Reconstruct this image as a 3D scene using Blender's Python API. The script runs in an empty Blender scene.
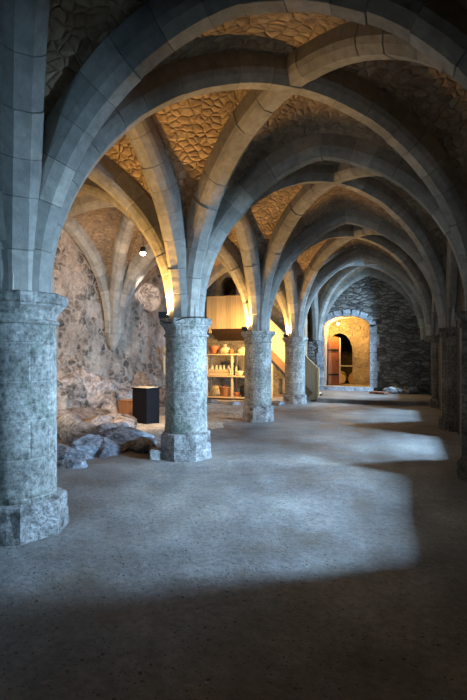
import bpy, bmesh, math, random
from mathutils import Vector, noise, Matrix

random.seed(7)
scene = bpy.context.scene
COL = scene.collection
PI = math.pi

# ------------------------------------------------------------------ camera
EYE = 1.6
YAW = math.radians(19.2)
F = 470.0
cam_data = bpy.data.cameras.new('camera')
cam_data.sensor_fit = 'VERTICAL'
cam_data.sensor_height = 36.0
cam_data.lens = F / 700.0 * 36.0
cam_data.shift_y = 4.0 / 700.0
cam_data.clip_start = 0.05
cam = bpy.data.objects.new('camera', cam_data)
COL.objects.link(cam)
cam.location = (0, 0, EYE)
cam.rotation_euler = (PI / 2, 0, YAW)
scene.camera = cam


def at(px, Y, dz=None, py=None):
    """world point on the ray of photo column px at nave distance Y"""
    t = (px - 233.5) / F
    X = t * math.cos(YAW) - math.sin(YAW)
    Yd = t * math.sin(YAW) + math.cos(YAW)
    k = Y / Yd
    z = EYE + (354 - py) / F * k if py is not None else (dz or 0.0)
    return Vector((X * k, Y, z))


# ------------------------------------------------------------------ node helpers
class NT:
    def __init__(self, name):
        self.m = bpy.data.materials.new(name)
        self.m.use_nodes = True
        self.t = self.m.node_tree
        self.b = self.t.nodes['Principled BSDF']
        self.b.inputs['Roughness'].default_value = 0.85
        self.b.inputs['Specular IOR Level'].default_value = 0.25

    def n(self, kind, **kw):
        nd = self.t.nodes.new(kind)
        for k, v in kw.items():
            if k.startswith('i_'):
                key = k[2:].replace('_', ' ')
                nd.inputs[key].default_value = v
            else:
                setattr(nd, k, v)
        return nd

    def l(self, a, b):
        self.t.links.new(a, b)

    def coords(self, scale=(1, 1, 1), rand=True, warp=0.0):
        tc = self.n('ShaderNodeTexCoord')
        v = tc.outputs['Object']
        if rand:
            oi = self.n('ShaderNodeObjectInfo')
            mu = self.n('ShaderNodeMath', operation='MULTIPLY')
            mu.inputs[1].default_value = 37.0
            self.l(oi.outputs['Random'], mu.inputs[0])
            ad = self.n('ShaderNodeVectorMath', operation='ADD')
            self.l(v, ad.inputs[0]); self.l(mu.outputs[0], ad.inputs[1])
            v = ad.outputs[0]
        if warp:
            nz = self.n('ShaderNodeTexNoise', i_Scale=2.2, i_Detail=3.0)
            self.l(v, nz.inputs['Vector'])
            sb = self.n('ShaderNodeVectorMath', operation='SUBTRACT')
            sb.inputs[1].default_value = (.5, .5, .5)
            self.l(nz.outputs['Color'], sb.inputs[0])
            sc = self.n('ShaderNodeVectorMath', operation='SCALE')
            sc.inputs['Scale'].default_value = warp
            self.l(sb.outputs[0], sc.inputs[0])
            ad = self.n('ShaderNodeVectorMath', operation='ADD')
            self.l(v, ad.inputs[0]); self.l(sc.outputs[0], ad.inputs[1])
            v = ad.outputs[0]
        ml = self.n('ShaderNodeVectorMath', operation='MULTIPLY')
        ml.inputs[1].default_value = scale
        self.l(v, ml.inputs[0])
        return ml.outputs[0]

    def noise(self, v, scale, detail=4.0, rough=.6):
        nz = self.n('ShaderNodeTexNoise', i_Scale=scale, i_Detail=detail, i_Roughness=rough)
        self.l(v, nz.inputs['Vector'])
        return nz.outputs['Fac']

    def ramp(self, fac, stops):
        r = self.n('ShaderNodeValToRGB')
        e = r.color_ramp.elements
        while len(e) < len(stops):
            e.new(.5)
        for el, (p, c) in zip(e, stops):
            el.position = p
            el.color = (c[0], c[1], c[2], 1) if not isinstance(c, (int, float)) else (c, c, c, 1)
        self.l(fac, r.inputs['Fac'])
        return r.outputs['Color']

    def mix(self, fac, a, b, blend='MIX'):
        mx = self.n('ShaderNodeMix', data_type='RGBA', blend_type=blend)
        for i, x in ((0, fac), (6, a), (7, b)):
            if hasattr(x, 'default_value') or hasattr(x, 'is_linked'):
                self.l(x, mx.inputs[i])
            elif isinstance(x, (int, float)):
                mx.inputs[i].default_value = x if i == 0 else (x, x, x, 1)
            else:
                mx.inputs[i].default_value = (x[0], x[1], x[2], 1)
        return mx.outputs[2]

    def math(self, op, a, b=None, clamp=False):
        m = self.n('ShaderNodeMath', operation=op, use_clamp=clamp)
        for i, x in ((0, a), (1, b)):
            if x is None:
                continue
            if isinstance(x, (int, float)):
                m.inputs[i].default_value = x
            else:
                self.l(x, m.inputs[i])
        return m.outputs[0]

    def finish(self, col, height=None, strength=.5, dist=.02, rough=None):
        if isinstance(col, tuple):
            self.b.inputs['Base Color'].default_value = (*col, 1)
        else:
            self.l(col, self.b.inputs['Base Color'])
        if height is not None:
            bp = self.n('ShaderNodeBump')
            bp.inputs['Strength'].default_value = strength
            bp.inputs['Distance'].default_value = dist
            self.l(height, bp.inputs['Height'])
            self.l(bp.outputs['Normal'], self.b.inputs['Normal'])
        if rough is not None:
            if isinstance(rough, (int, float)):
                self.b.inputs['Roughness'].default_value = rough
            else:
                self.l(rough, self.b.inputs['Roughness'])
        return self.m


def mat_rubble(name, scale, stones, mortar, mortar_w=.06, plaster=None, plaster_amt=.5, bump=.9, dist=.05):
    N = NT(name)
    v = N.coords(scale, rand=False, warp=.22)
    vo = N.n('ShaderNodeTexVoronoi', feature='F1'); vo.inputs['Scale'].default_value = 1.0
    ve = N.n('ShaderNodeTexVoronoi', feature='DISTANCE_TO_EDGE'); ve.inputs['Scale'].default_value = 1.0
    N.l(v, vo.inputs['Vector']); N.l(v, ve.inputs['Vector'])
    wn = N.n('ShaderNodeTexWhiteNoise'); N.l(vo.outputs['Color'], wn.inputs['Vector'])
    col = N.ramp(wn.outputs['Value'], [(i / (len(stones) - 1), s) for i, s in enumerate(stones)])
    v2 = N.coords((1, 1, 1), rand=False)
    fine = N.noise(v2, 14, 6, .7)
    broad = N.noise(v2, .9, 4)
    col = N.mix(.75, col, N.ramp(fine, [(.25, .35), (.7, 1.25)]), 'MULTIPLY')
    edge = N.ramp(ve.outputs['Distance'], [(mortar_w * .3, 0.0), (mortar_w, 1.0)])
    mort = N.mix(.6, mortar, N.ramp(fine, [(.3, .55), (.7, 1.15)]), 'MULTIPLY')
    full = N.mix(edge, mort, col)
    h = N.ramp(ve.outputs['Distance'], [(0, 0.0), (mortar_w * 1.6, .75), (.4, 1.0)])
    fine = N.math('ADD', fine, N.math('MULTIPLY', N.noise(v2, 5.5, 5, .7), .8))
    hh = N.math('ADD', h, N.math('MULTIPLY', fine, .5))
    if plaster is not None:
        th = .35 + .3 * plaster_amt
        pf = N.ramp(N.noise(v2, 1.7, 8, .72), [(th - .04, 1.0), (th + .05, 0.0)])
        pc = N.mix(.7, plaster, N.ramp(N.noise(v2, 7, 6, .7), [(.28, .5), (.7, 1.25)]), 'MULTIPLY')
        full = N.mix(pf, full, pc)
        flat = N.math('MULTIPLY', fine, .9)
        mxh = N.mix(pf, hh, flat)
        hh = mxh
    full = N.mix(.8, full, N.ramp(broad, [(.35, .5), (.62, 1.2)]), 'MULTIPLY')
    return N.finish(full, hh, bump, dist)


def mat_rib(name, base, tint):
    """dressed stone: UV.x counts voussoirs, a joint at every whole number"""
    N = NT(name)
    uv = N.n('ShaderNodeUVMap')
    sp = N.n('ShaderNodeSeparateXYZ'); N.l(uv.outputs[0], sp.inputs[0])
    oi = N.n('ShaderNodeObjectInfo')
    fl = N.math('ADD', N.math('FLOOR', sp.outputs[0]), N.math('MULTIPLY', oi.outputs['Random'], 91.0))
    wn = N.n('ShaderNodeTexWhiteNoise', noise_dimensions='1D'); N.l(fl, wn.inputs['W'])
    col = N.ramp(wn.outputs['Value'], [(0, base), (.5, tint), (1, (base[0] * 1.25, base[1] * 1.22, base[2] * 1.18))])
    v = N.coords((1, 1, 1))
    f1 = N.noise(v, 9, 6, .68)
    f2 = N.noise(v, 1.6, 4)
    col = N.mix(.8, col, N.ramp(f1, [(.25, .55), (.7, 1.2)]), 'MULTIPLY')
    col = N.mix(.6, col, N.ramp(f2, [(.3, .62), (.65, 1.15)]), 'MULTIPLY')
    fr = N.math('FRACT', sp.outputs[0])
    dj = N.math('MINIMUM', fr, N.math('SUBTRACT', 1.0, fr))
    jf = N.ramp(dj, [(.004, 0.0), (.016, 1.0)])
    col = N.mix(jf, N.mix(.32, col, (.10, .085, .07)), col)
    h = N.math('ADD', N.math('MULTIPLY', jf, .2), f1)
    return N.finish(col, h, .5, .02)


def mat_column(name, base, green, pale, brickw=.62, brickh=.34):
    N = NT(name)
    uv = N.n('ShaderNodeUVMap')
    br = N.n('ShaderNodeTexBrick')
    br.offset = .5
    br.inputs['Scale'].default_value = 1.0
    br.inputs['Brick Width'].default_value = brickw
    br.inputs['Row Height'].default_value = brickh
    br.inputs['Mortar Size'].default_value = .010
    br.inputs['Mortar Smooth'].default_value = .4
    br.inputs['Color1'].default_value = (*[c * .85 for c in base], 1)
    br.inputs['Color2'].default_value = (*[c * 1.15 for c in base], 1)
    br.inputs['Mortar'].default_value = (*[min(1, c * 1.3) for c in base], 1)
    N.l(uv.outputs[0], br.inputs['Vector'])
    v = N.coords((1, 1, 1))
    f1 = N.noise(v, 20, 8, .78)
    f2 = N.noise(v, 3.0, 5, .65)
    f3 = N.noise(v, 2.1, 4, .6)
    col = br.outputs['Color']
    col = N.mix(N.ramp(f2, [(.50, 0.0), (.66, .7)]), col, green)
    vp = N.coords((1.3, 1.3, .9))
    f4 = N.noise(vp, 4.5, 8, .75)
    col = N.mix(N.ramp(f4, [(.52, 0.0), (.62, .6)]), col, pale)
    col = N.mix(.85, col, N.ramp(f1, [(.34, .12), (.62, 1.4)]), 'MULTIPLY')
    col = N.mix(.8, col, N.ramp(f3, [(.33, .5), (.62, 1.15)]), 'MULTIPLY')
    h = N.math('ADD', N.math('MULTIPLY', br.outputs['Fac'], -.35), f1)
    return N.finish(col, h, .9, .025)


def mat_rock(name, a, b, dark, scale=3.0, bump=.8):
    N = NT(name)
    v = N.coords((1, 1, 1), warp=.3)
    f1 = N.noise(v, scale, 8, .7)
    f2 = N.noise(v, scale * 6, 6, .7)
    f3 = N.noise(v, scale * .5, 3)
    col = N.ramp(f1, [(.36, dark), (.46, a), (.60, b)])
    col = N.mix(.9, col, N.ramp(f2, [(.32, .25), (.66, 1.3)]), 'MULTIPLY')
    col = N.mix(.5, col, N.ramp(f3, [(.35, .6), (.65, 1.2)]), 'MULTIPLY')
    h = N.math('ADD', f1, N.math('MULTIPLY', f2, .5))
    return N.finish(col, h, bump, .05)


def mat_wood(name, a, b, scale=1.0, rough=.6, axis=2, plank=0.0):
    N = NT(name)
    s = [14 * scale] * 3
    s[axis] = 1.2 * scale
    v = N.coords(tuple(s))
    f = N.noise(v, 1.5, 6, .65)
    col = N.ramp(f, [(.3, a), (.68, b)])
    if plank:
        v0 = N.coords((1, 1, 1), rand=False)
        sp = N.n('ShaderNodeSeparateXYZ'); N.l(v0, sp.inputs[0])
        x = N.math('DIVIDE', sp.outputs[0], plank)
        wn = N.n('ShaderNodeTexWhiteNoise', noise_dimensions='1D'); N.l(N.math('FLOOR', x), wn.inputs['W'])
        col = N.mix(.7, col, N.ramp(wn.outputs['Value'], [(0, .72), (1, 1.12)]), 'MULTIPLY')
        fr = N.math('FRACT', x)
        jf = N.ramp(fr, [(.0, 0.0), (.05, 1.0)])
        col = N.mix(jf, tuple(c * .35 for c in a), col)
    return N.finish(col, f, .15, .01, rough)


def mat_plain(name, c, rough=.6, metal=0.0):
    N = NT(name)
    v = N.coords((1, 1, 1))
    f = N.noise(v, 12, 4)
    col = N.mix(.6, c, N.ramp(f, [(.3, .7), (.7, 1.15)]), 'MULTIPLY')
    N.b.inputs['Metallic'].default_value = metal
    return N.finish(col, f, .1, .01, rough)


def mat_glow(name, c, s):
    N = NT(name)
    N.b.inputs['Emission Color'].default_value = (*c, 1)
    N.b.inputs['Emission Strength'].default_value = s
    return N.finish(c)


def mat_floor(name):
    N = NT(name)
    v = N.coords((1, 1, 1), rand=False)
    f0 = N.noise(v, .55, 5, .6)
    f1 = N.noise(v, 2.3, 6, .65)
    f2 = N.noise(v, 22, 6, .7)
    col = N.ramp(f0, [(.36, (.19, .15, .115)), (.48, (.28, .25, .22)), (.62, (.41, .36, .295))])
    col = N.mix(.85, col, N.ramp(f1, [(.3, .62), (.66, 1.15)]), 'MULTIPLY')
    col = N.mix(.7, col, N.ramp(f2, [(.3, .5), (.66, 1.2)]), 'MULTIPLY')
    # embedded dark pebbles and pits
    pits = None
    for s, th in ((11.0, .15), (19.0, .17), (34.0, .22)):
        vo = N.n('ShaderNodeTexVoronoi', feature='F1'); vo.inputs['Scale'].default_value = s
        N.l(v, vo.inputs['Vector'])
        wn = N.n('ShaderNodeTexWhiteNoise'); N.l(vo.outputs['Color'], wn.inputs['Vector'])
        on = N.math('GREATER_THAN', wn.outputs['Value'], .5)
        sz = N.math('MULTIPLY', on, N.ramp(vo.outputs['Distance'], [(th * .6, 1.0), (th, 0.0)]))
        pits = sz if pits is None else N.math('MAXIMUM', pits, sz)
    col = N.mix(N.math('MULTIPLY', pits, .8), col, (.07, .065, .06))
    h = N.math('ADD', N.math('ADD', N.math('MULTIPLY', f1, 1.2), N.math('MULTIPLY', f2, .35)), N.math('MULTIPLY', pits, -.5))
    rg = N.ramp(f1, [(.3, .45), (.7, .75)])
    return N.finish(col, h, .55, .03, rg)


M = {}
M['rib'] = mat_rib('rib_stone', (.36, .325, .27), (.29, .265, .22))
M['rib_brown'] = mat_rib('rib_stone_brown', (.30, .245, .18), (.25, .205, .15))  # darker copy of the rib stone, dim brown light put into its colour
M['column'] = mat_column('column_stone', (.47, .43, .36), (.20, .235, .165), (.68, .62, .53))
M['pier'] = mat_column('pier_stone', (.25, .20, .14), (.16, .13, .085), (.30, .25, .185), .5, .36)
M['base'] = mat_rock('base_stone', (.42, .38, .33), (.55, .50, .45), (.17, .15, .13), 5.0, .9)
M['web'] = mat_rubble('vault_rubble', (8.5, 8.5, 12.5), [(.30, .205, .12), (.41, .275, .16), (.23, .155, .095), (.45, .32, .195), (.33, .225, .135), (.37, .25, .145)],
                      (.35, .24, .145), .10, None, .5, 1.0, .022)
M['wall'] = mat_rubble('wall_rubble', (3.6, 3.6, 5.0), [(.40, .29, .21), (.10, .08, .06), (.46, .34, .25), (.17, .13, .095), (.34, .25, .18), (.13, .105, .08)],
                       (.50, .38, .28), .13, (.52, .395, .29), .52, 1.0, .08)
M['endwall'] = mat_rubble('end_wall_rubble', (3.0, 3.0, 7.5), [(.33, .285, .23), (.16, .14, .115), (.42, .36, .29), (.26, .225, .18)],
                          (.17, .145, .115), .07, None, 0, 1.0, .06)
M['yellowwall'] = mat_rubble('aisle_end_rubble', (4.5, 4.5, 6.0), [(.50, .40, .26), (.36, .29, .19), (.56, .46, .31), (.44, .35, .23)],
                             (.46, .38, .26), .06, (.5, .4, .27), .4, .9, .05)
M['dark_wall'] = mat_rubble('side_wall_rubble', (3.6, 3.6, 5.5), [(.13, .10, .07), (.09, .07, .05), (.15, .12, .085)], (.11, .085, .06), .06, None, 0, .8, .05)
M['quoin'] = mat_column('quoin_stone', (.44, .43, .41), (.34, .34, .33), (.54, .53, .51), .5, .4)
M['floor'] = mat_floor('worn_floor')
M['sand'] = mat_rock('sandy_floor', (.50, .41, .31), (.56, .47, .36), (.36, .29, .22), 2.0, .3)
M['rock_grey'] = mat_rock('grey_bedrock', (.30, .30, .31), (.46, .45, .45), (.09, .09, .095), 3.0, 1.0)
M['rock_pink'] = mat_rock('pinkish_bedrock', (.36, .28, .225), (.52, .42, .345), (.055, .05, .04), 2.4, 1.0)  # darkest tone paints shaded recesses into the rock
M['rock_brown'] = mat_rock('brown_bedrock', (.27, .20, .155), (.38, .29, .23), (.09, .07, .055), 3.0, 1.0)
M['rubble'] = mat_rock('rubble_stone', (.38, .37, .36), (.55, .53, .5), (.2, .19, .18), 6.0, .8)
M['rubble_tan'] = mat_rock('rubble_stone_tan', (.40, .30, .17), (.52, .40, .24), (.2, .15, .09), 6.0, .8)
M['tile_red'] = mat_rock('red_clay', (.40, .17, .09), (.46, .21, .12), (.25, .11, .06), 4.0, .4)
M['pine'] = mat_wood('pale_pine', (.62, .45, .25), (.74, .57, .35), 1.0, .55, 2, .19)
M['pine_board'] = mat_wood('pine_board', (.62, .44, .23), (.76, .57, .33), 1.0, .55, 0)
M['pine_dark'] = mat_wood('stained_pine', (.20, .11, .05), (.30, .17, .08), 1.0, .6, 0)
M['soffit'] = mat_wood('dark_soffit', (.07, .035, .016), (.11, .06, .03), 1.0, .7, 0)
M['red_wood'] = mat_wood('red_brown_wood', (.22, .075, .03), (.36, .13, .055), 1.0, .55, 2)
M['barrel_wood'] = mat_wood('barrel_oak', (.48, .26, .10), (.62, .36, .16), 1.0, .55, 1)
M['brown_wood'] = mat_wood('brown_wood', (.27, .12, .055), (.38, .18, .085), 1.0, .6, 2)
M['black'] = mat_plain('black_lacquer', (.008, .007, .008), .6)
M['black'].node_tree.nodes['Principled BSDF'].inputs['Specular IOR Level'].default_value = .1
M['iron'] = mat_plain('dark_iron', (.03, .028, .026), .5, .6)
M['cable'] = mat_plain('black_rubber', (.01, .01, .01), .5)
M['paper'] = mat_plain('display_paper', (.62, .50, .33), .8)
M['terracotta'] = mat_plain('terracotta', (.42, .15, .06), .75)
M['sack'] = mat_rock('sackcloth', (.55, .42, .22), (.66, .52, .30), (.4, .29, .14), 6, .5)
M['cream_clay'] = mat_plain('cream_clay', (.72, .62, .42), .7)
M['lit_edge_top'] = mat_plain('lit_edge_pale_top', (.72, .66, .6), .6)  # light on the door edge put into the colour; also the rack top
M['wicker'] = mat_wood('wicker', (.33, .14, .05), (.48, .23, .09), 3.0, .7, 1)
M['bulb'] = mat_glow('warm_bulb', (1.0, .74, .36), 60.0)
M['lens'] = mat_glow('spot_lens', (1.0, .9, .8), 25.0)


# ------------------------------------------------------------------ object helpers
def link(name, verts, faces, m, parent=None, uvs=None, smooth=False):
    me = bpy.data.meshes.new(name)
    me.from_pydata([tuple(v) for v in verts], [], faces)
    if uvs is not None:
        ul = me.uv_layers.new(name='UVMap')
        for p in me.polygons:
            for li in p.loop_indices:
                ul.data[li].uv = uvs(p.index, li, me.loops[li].vertex_index)
    me.update()
    if smooth:
        for p in me.polygons:
            p.use_smooth = True
    o = bpy.data.objects.new(name, me)
    if m is not None:
        me.materials.append(m)
    COL.objects.link(o)
    if parent is not None:
        o.parent = parent
    return o


def obj_bm(name, bm, m, parent=None, smooth=False):
    bmesh.ops.recalc_face_normals(bm, faces=bm.faces)
    me = bpy.data.meshes.new(name)
    bm.to_mesh(me); bm.free()
    if smooth:
        for p in me.polygons:
            p.use_smooth = True
    o = bpy.data.objects.new(name, me)
    me.materials.append(m)
    COL.objects.link(o)
    if parent is not None:
        o.parent = parent
    return o


def tag(o, label, cat, group=None, kind='thing'):
    o['label'] = label; o['category'] = cat; o['kind'] = kind
    if group:
        o['group'] = group
    return o


def thing(name, label, cat, loc, rz=0.0, group=None):
    o = bpy.data.objects.new(name, None)
    o.empty_display_size = .1
    COL.objects.link(o)
    o.location = loc; o.rotation_euler = (0, 0, rz)
    return tag(o, label, cat, group)


def struct(o):
    o['kind'] = 'structure'
    return o


def bm_box(bm, c, s, rz=0.0, bev=0.0, rx=0.0, ry=0.0):
    mtx = Matrix.Translation(c) @ Matrix.Rotation(rz, 4, 'Z') @ Matrix.Rotation(ry, 4, 'Y') @ Matrix.Rotation(rx, 4, 'X') @ Matrix.Diagonal((s[0], s[1], s[2], 1))
    r = bmesh.ops.create_cube(bm, size=1.0, matrix=mtx)
    if bev:
        es = list({e for v in r['verts'] for e in v.link_edges})
        bmesh.ops.bevel(bm, geom=es, offset=bev, segments=2, affect='EDGES')


def box(name, c, s, m, parent=None, rz=0.0, bev=0.0, rx=0.0, ry=0.0):
    bm = bmesh.new()
    bm_box(bm, c, s, rz, bev, rx, ry)
    return obj_bm(name, bm, m, parent)


def prism(name, pts, depth, m, parent=None, axis='Y'):
    """polygon pts (a,z) extruded by depth along axis, in local coordinates from 0"""
    n = len(pts)
    v = []
    for d in (0, depth):
        for a, z in pts:
            v.append((a, d, z) if axis == 'Y' else (d, a, z))
    f = [tuple(range(n))[::-1], tuple(range(n, 2 * n))]
    for i in range(n):
        j = (i + 1) % n
        f.append((i, j, n + j, n + i))
    bm = bmesh.new()
    me = bpy.data.meshes.new('tmp'); me.from_pydata(v, [], f)
    bm.from_mesh(me); bpy.data.meshes.remove(me)
    return obj_bm(name, bm, m, parent)


def lathe(name, prof, m, parent=None, n=28, loc=(0, 0, 0), smooth=True, wob=0.0):
    v, f = [], []
    for r, z in prof:
        for k in range(n):
            a = 2 * PI * k / n
            rr = r * (1 + wob * noise.noise(Vector((math.cos(a) * 2, math.sin(a) * 2, z * 5 + loc[0] * 9))))
            v.append((loc[0] + rr * math.cos(a), loc[1] + rr * math.sin(a), loc[2] + z))
    for i in range(len(prof) - 1):
        for k in range(n):
            j = (k + 1) % n
            f.append((i * n + k, i * n + j, (i + 1) * n + j, (i + 1) * n + k))
    f.append(tuple(range(n))[::-1])
    b = (len(prof) - 1) * n
    f.append(tuple(range(b, b + n)))
    return link(name, v, f, m, parent, smooth=smooth)


def tube(name, pts, r, m, parent=None, n=8):
    cu = bpy.data.curves.new(name, 'CURVE')
    cu.dimensions = '3D'; cu.bevel_depth = r; cu.bevel_resolution = 2; cu.use_fill_caps = True
    s = cu.splines.new('POLY'); s.points.add(len(pts) - 1)
    for p, q in zip(s.points, pts):
        p.co = (*q, 1)
    o = bpy.data.objects.new(name, cu)
    cu.materials.append(m)
    COL.objects.link(o)
    dg = bpy.context.evaluated_depsgraph_get()
    me = bpy.data.meshes.new_from_object(o.evaluated_get(dg))
    bpy.data.objects.remove(o); bpy.data.curves.remove(cu)
    o = bpy.data.objects.new(name, me)
    COL.objects.link(o)
    if parent is not None:
        o.parent = parent
    return o


def ground(x, y):
    """height of the worn, uneven floor"""
    d = min((Vector((x, y)) - Vector((c[0], c[1]))).length for c in COLS)
    fade = max(0.0, min(1.0, (d - .5) / .8))
    z = .035 * noise.noise(Vector((x * .7, y * .7, 3))) + .015 * noise.noise(Vector((x * 2.3, y * 2.3, 8)))
    return z * fade + .006 * noise.noise(Vector((x * 6, y * 6, 1))) - .012


# ------------------------------------------------------------------ plan of the crypt
XC, XR, XL = -3.18, 1.0, -7.3
YS = [-0.75, 3.46, 6.75, 11.0, 15.3, 19.45]
XS = [-3.25, -3.31, -3.14, -3.2, -3.18, -3.18]
COLS = list(zip(XS, YS))
Z0 = 2.15
OFF = .28
WEB = .25
ENDY = 19.4
TR = [2.10, 2.12, 2.25, 2.45, 2.45, 2.55]      # rise of the transverse arches
DG = [2.35, 2.38, 2.60, 2.62, 2.60]              # rise of the diagonals
LG = [2.40, 2.42, 2.45, 2.45, 2.42]              # rise of the arcade arches


def half_curve(a, r, n):
    """points (d, z, nd, nz) from the springing d=0 to the crown d=a, equal steps in angle"""
    out = []
    if r > a * 1.001:
        R = (a * a + r * r) / (2 * a)
        amax = math.acos((R - a) / R)
        for i in range(n + 1):
            t = amax * i / n
            out.append((R - R * math.cos(t), R * math.sin(t), -math.cos(t), math.sin(t)))
    else:
        for i in range(n + 1):
            t = PI / 2 * i / n
            nx, nz = -math.cos(t) / a, math.sin(t) / r
            L = math.hypot(nx, nz)
            out.append((a - a * math.cos(t), r * math.sin(t), nx / L, nz / L))
    return out


def rib_mesh(name, p0, p1, rise, w=.34, depth=.52, c=.12, flat=.13, m=None, z0=Z0, off0=OFF, off1=OFF, vl=.36):
    p0, p1 = Vector(p0), Vector(p1)
    D = p1 - p0
    L = D.length
    D = D / L
    lat = Vector((-D.y, D.x, 0))
    a0, a1 = L / 2 - off0, L / 2 - off1
    A = half_curve(a0, rise, 40)
    B = half_curve(a1, rise, 40)
    path = [(off0 + d, z, nd, nz) for d, z, nd, nz in A[:-1]]
    path.append((L / 2, rise, 0, 1))
    path += [(L - off1 - d, z, -nd, nz) for d, z, nd, nz in reversed(B[:-1])]
    acc = [0.0]
    for i in range(1, len(path)):
        acc.append(acc[-1] + math.hypot(path[i][0] - path[i - 1][0], path[i][1] - path[i - 1][1]))
    T = acc[-1]
    nv = max(3, round(T / vl))

    def sample(s):
        s = min(max(s, 0), T)
        i = 1
        while i < len(acc) - 1 and acc[i] < s:
            i += 1
        t = (s - acc[i - 1]) / max(1e-9, acc[i] - acc[i - 1])
        return [path[i - 1][k] * (1 - t) + path[i][k] * t for k in range(4)]

    prof = [(-w / 2, depth), (-w / 2, c), (-w / 2 * .82, c * .55), (-flat / 2, 0), (flat / 2, 0), (w / 2 * .82, c * .55), (w / 2, c), (w / 2, depth)]
    rnd = random.Random(name + str(p0) + str(p1))
    V, U = [], []
    lens = [rnd.uniform(.75, 1.25) for _ in range(nv)]
    sm = sum(lens)
    pos = 0.0
    for k in range(nv):
        ln = lens[k] / sm * T
        jl, jo = rnd.uniform(-.005, .005), rnd.uniform(-.006, .006)
        g = .006
        for fr, ins in ((0, .004), (g / ln, 0), (.34, 0), (.67, 0), (1 - g / ln, 0)):
            V.append((pos + fr * ln, ins, jl, jo)); U.append(k + fr)
        pos += ln
    V.append((T, .004, 0, 0)); U.append(nv)
    verts, uvv = [], []
    for (s, ins, jl, jo), u in zip(V, U):
        h, z, nd, nz = sample(s)
        base = p0 + D * h
        for q, (l, o) in enumerate(prof):
            ll = l * (1 - ins / (w / 2)) + jl
            oo = (o + ins + jo) if o < depth else o
            verts.append(base + lat * ll + D * (nd * oo) + Vector((0, 0, z0 + z + nz * oo)))
            uvv.append((u, q * .1))
    n = len(prof)
    faces = []
    R = len(V)
    for i in range(R - 1):
        for q in range(n):
            r = (q + 1) % n
            faces.append((i * n + q, i * n + r, (i + 1) * n + r, (i + 1) * n + q))
    faces.append(tuple(range(n))[::-1])
    faces.append(tuple(range((R - 1) * n, R * n)))
    return link(name, verts, faces, m or M['rib'], None, lambda pi, li, vi: uvv[vi])


# --- vault webs: one continuous masonry ceiling
wv, wf = [], []


def web_curve(corner, target, rise, n=16):
    corner, target = Vector(corner), Vector(target)
    D = target - corner
    L = D.length
    D = D / L
    pts = []
    for d, z, nd, nz in half_curve(L - OFF, rise, n):
        h = min(L, OFF + d + nd * WEB)
        pts.append(corner + D * h + Vector((0, 0, Z0 + z + nz * WEB)))
    pts[-1].x, pts[-1].y = target.x, target.y
    return pts


def cell(corner, center, mid, rd, rb, nj=10):
    a = web_curve(corner, center, rd)
    b = web_curve(corner, mid, rb)
    n0 = len(wv)
    for pa, pb in zip(a, b):
        for j in range(nj + 1):
            t = j / nj
            p = pa.lerp(pb, t)
            w = (pa - pb).length
            p = p + Vector((0, 0, .06 * w * math.sin(PI * t)))
            p += Vector((noise.noise(p * 2.5), noise.noise(p * 2.5 + Vector((9, 0, 0))), noise.noise(p * 2.5 + Vector((0, 9, 0))))) * .03 * math.sin(PI * t)
            wv.append(p)
    for i in range(len(a) - 1):
        for j in range(nj):
            q = n0 + i * (nj + 1) + j
            wf.append((q, q + 1, q + nj + 2, q + nj + 1))


def bay(x0, x1, k, lg0, lg1):
    y0, y1 = YS[k], YS[k + 1]
    X = lambda x, r: XS[r] if x == XC else x
    ctr = ((X(x0, k) + X(x0, k + 1) + X(x1, k) + X(x1, k + 1)) / 4, (y0 + y1) / 2, 0)
    for x in (x0, x1):
        for r in (k, k + 1):
            y = YS[r]
            c = (X(x, r), y, 0)
            cell(c, ctr, ((X(x0, r) + X(x1, r)) / 2, y, 0), DG[k], TR[r])
            cell(c, ctr, ((X(x, k) + X(x, k + 1)) / 2, (y0 + y1) / 2, 0), DG[k], lg0 if x == x0 else lg1)


for k in range(5):
    bay(XC, XR, k, LG[k], LG[k])
    bay(XL, XC, k, LG[k], LG[k])
ceil = struct(link('ceiling', wv, wf, M['web'], smooth=True))

# --- arches and ribs
cn = ['column behind the viewer', 'nearest column', 'second column', 'third column', 'fourth column', 'end wall']
pn = ['pier behind the viewer', 'pier opposite the nearest column', 'first pier in view', 'second pier in view', 'third pier in view', 'end wall corner']


def rib(name, p0, p1, rise, label, cat, group, **kw):
    o = rib_mesh(name, (*p0, 0), (*p1, 0), rise, **kw)
    return tag(o, label, cat, group, 'structure')


G_T, G_D, G_A, G_W = 'transverse arches over the main aisle', 'diagonal ribs over the main aisle', 'arcade arches between the columns', 'wall arches along the dark side wall'
tl = ['', 'large cross arch curving up out of frame from the nearest round column',
      'grey stone cross arch over the aisle springing from the second round column',
      'grey stone cross arch over the aisle springing from the third round column',
      'grey stone cross arch over the aisle springing from the fourth round column',
      'thin grey wall arch framing the end wall above the glowing doorway']
for k in range(1, 6):
    kw = dict(w=.34, off1=.16) if k < 5 else dict(w=.26, depth=.3, off1=.16)
    rib('transverse_arch', COLS[k], (XR, YS[k]), TR[k], tl[k], 'arch', G_T, **kw)
bl = ['between the viewer and the nearest column', 'of the first bay', 'of the second bay', 'of the third bay', 'of the last bay before the end wall']
dl1 = ['diagonal rib passing overhead towards the pier beside the viewer',
       'bold blue-lit diagonal rib from the nearest column crossing the first bay',
       'diagonal rib from the second column crossing the bay behind it',
       'diagonal rib from the third column crossing the bay behind it',
       'diagonal rib from the fourth column running to the end wall corner']
dl2 = ['tall blue-lit diagonal rib rising steeply towards the viewer from the nearest column',
       'diagonal rib rising towards the viewer from the second column to the upper right',
       'diagonal rib rising towards the viewer from the third column',
       'diagonal rib rising towards the viewer from the fourth column',
       'diagonal rib rising from the end wall beside the glowing doorway']
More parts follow.
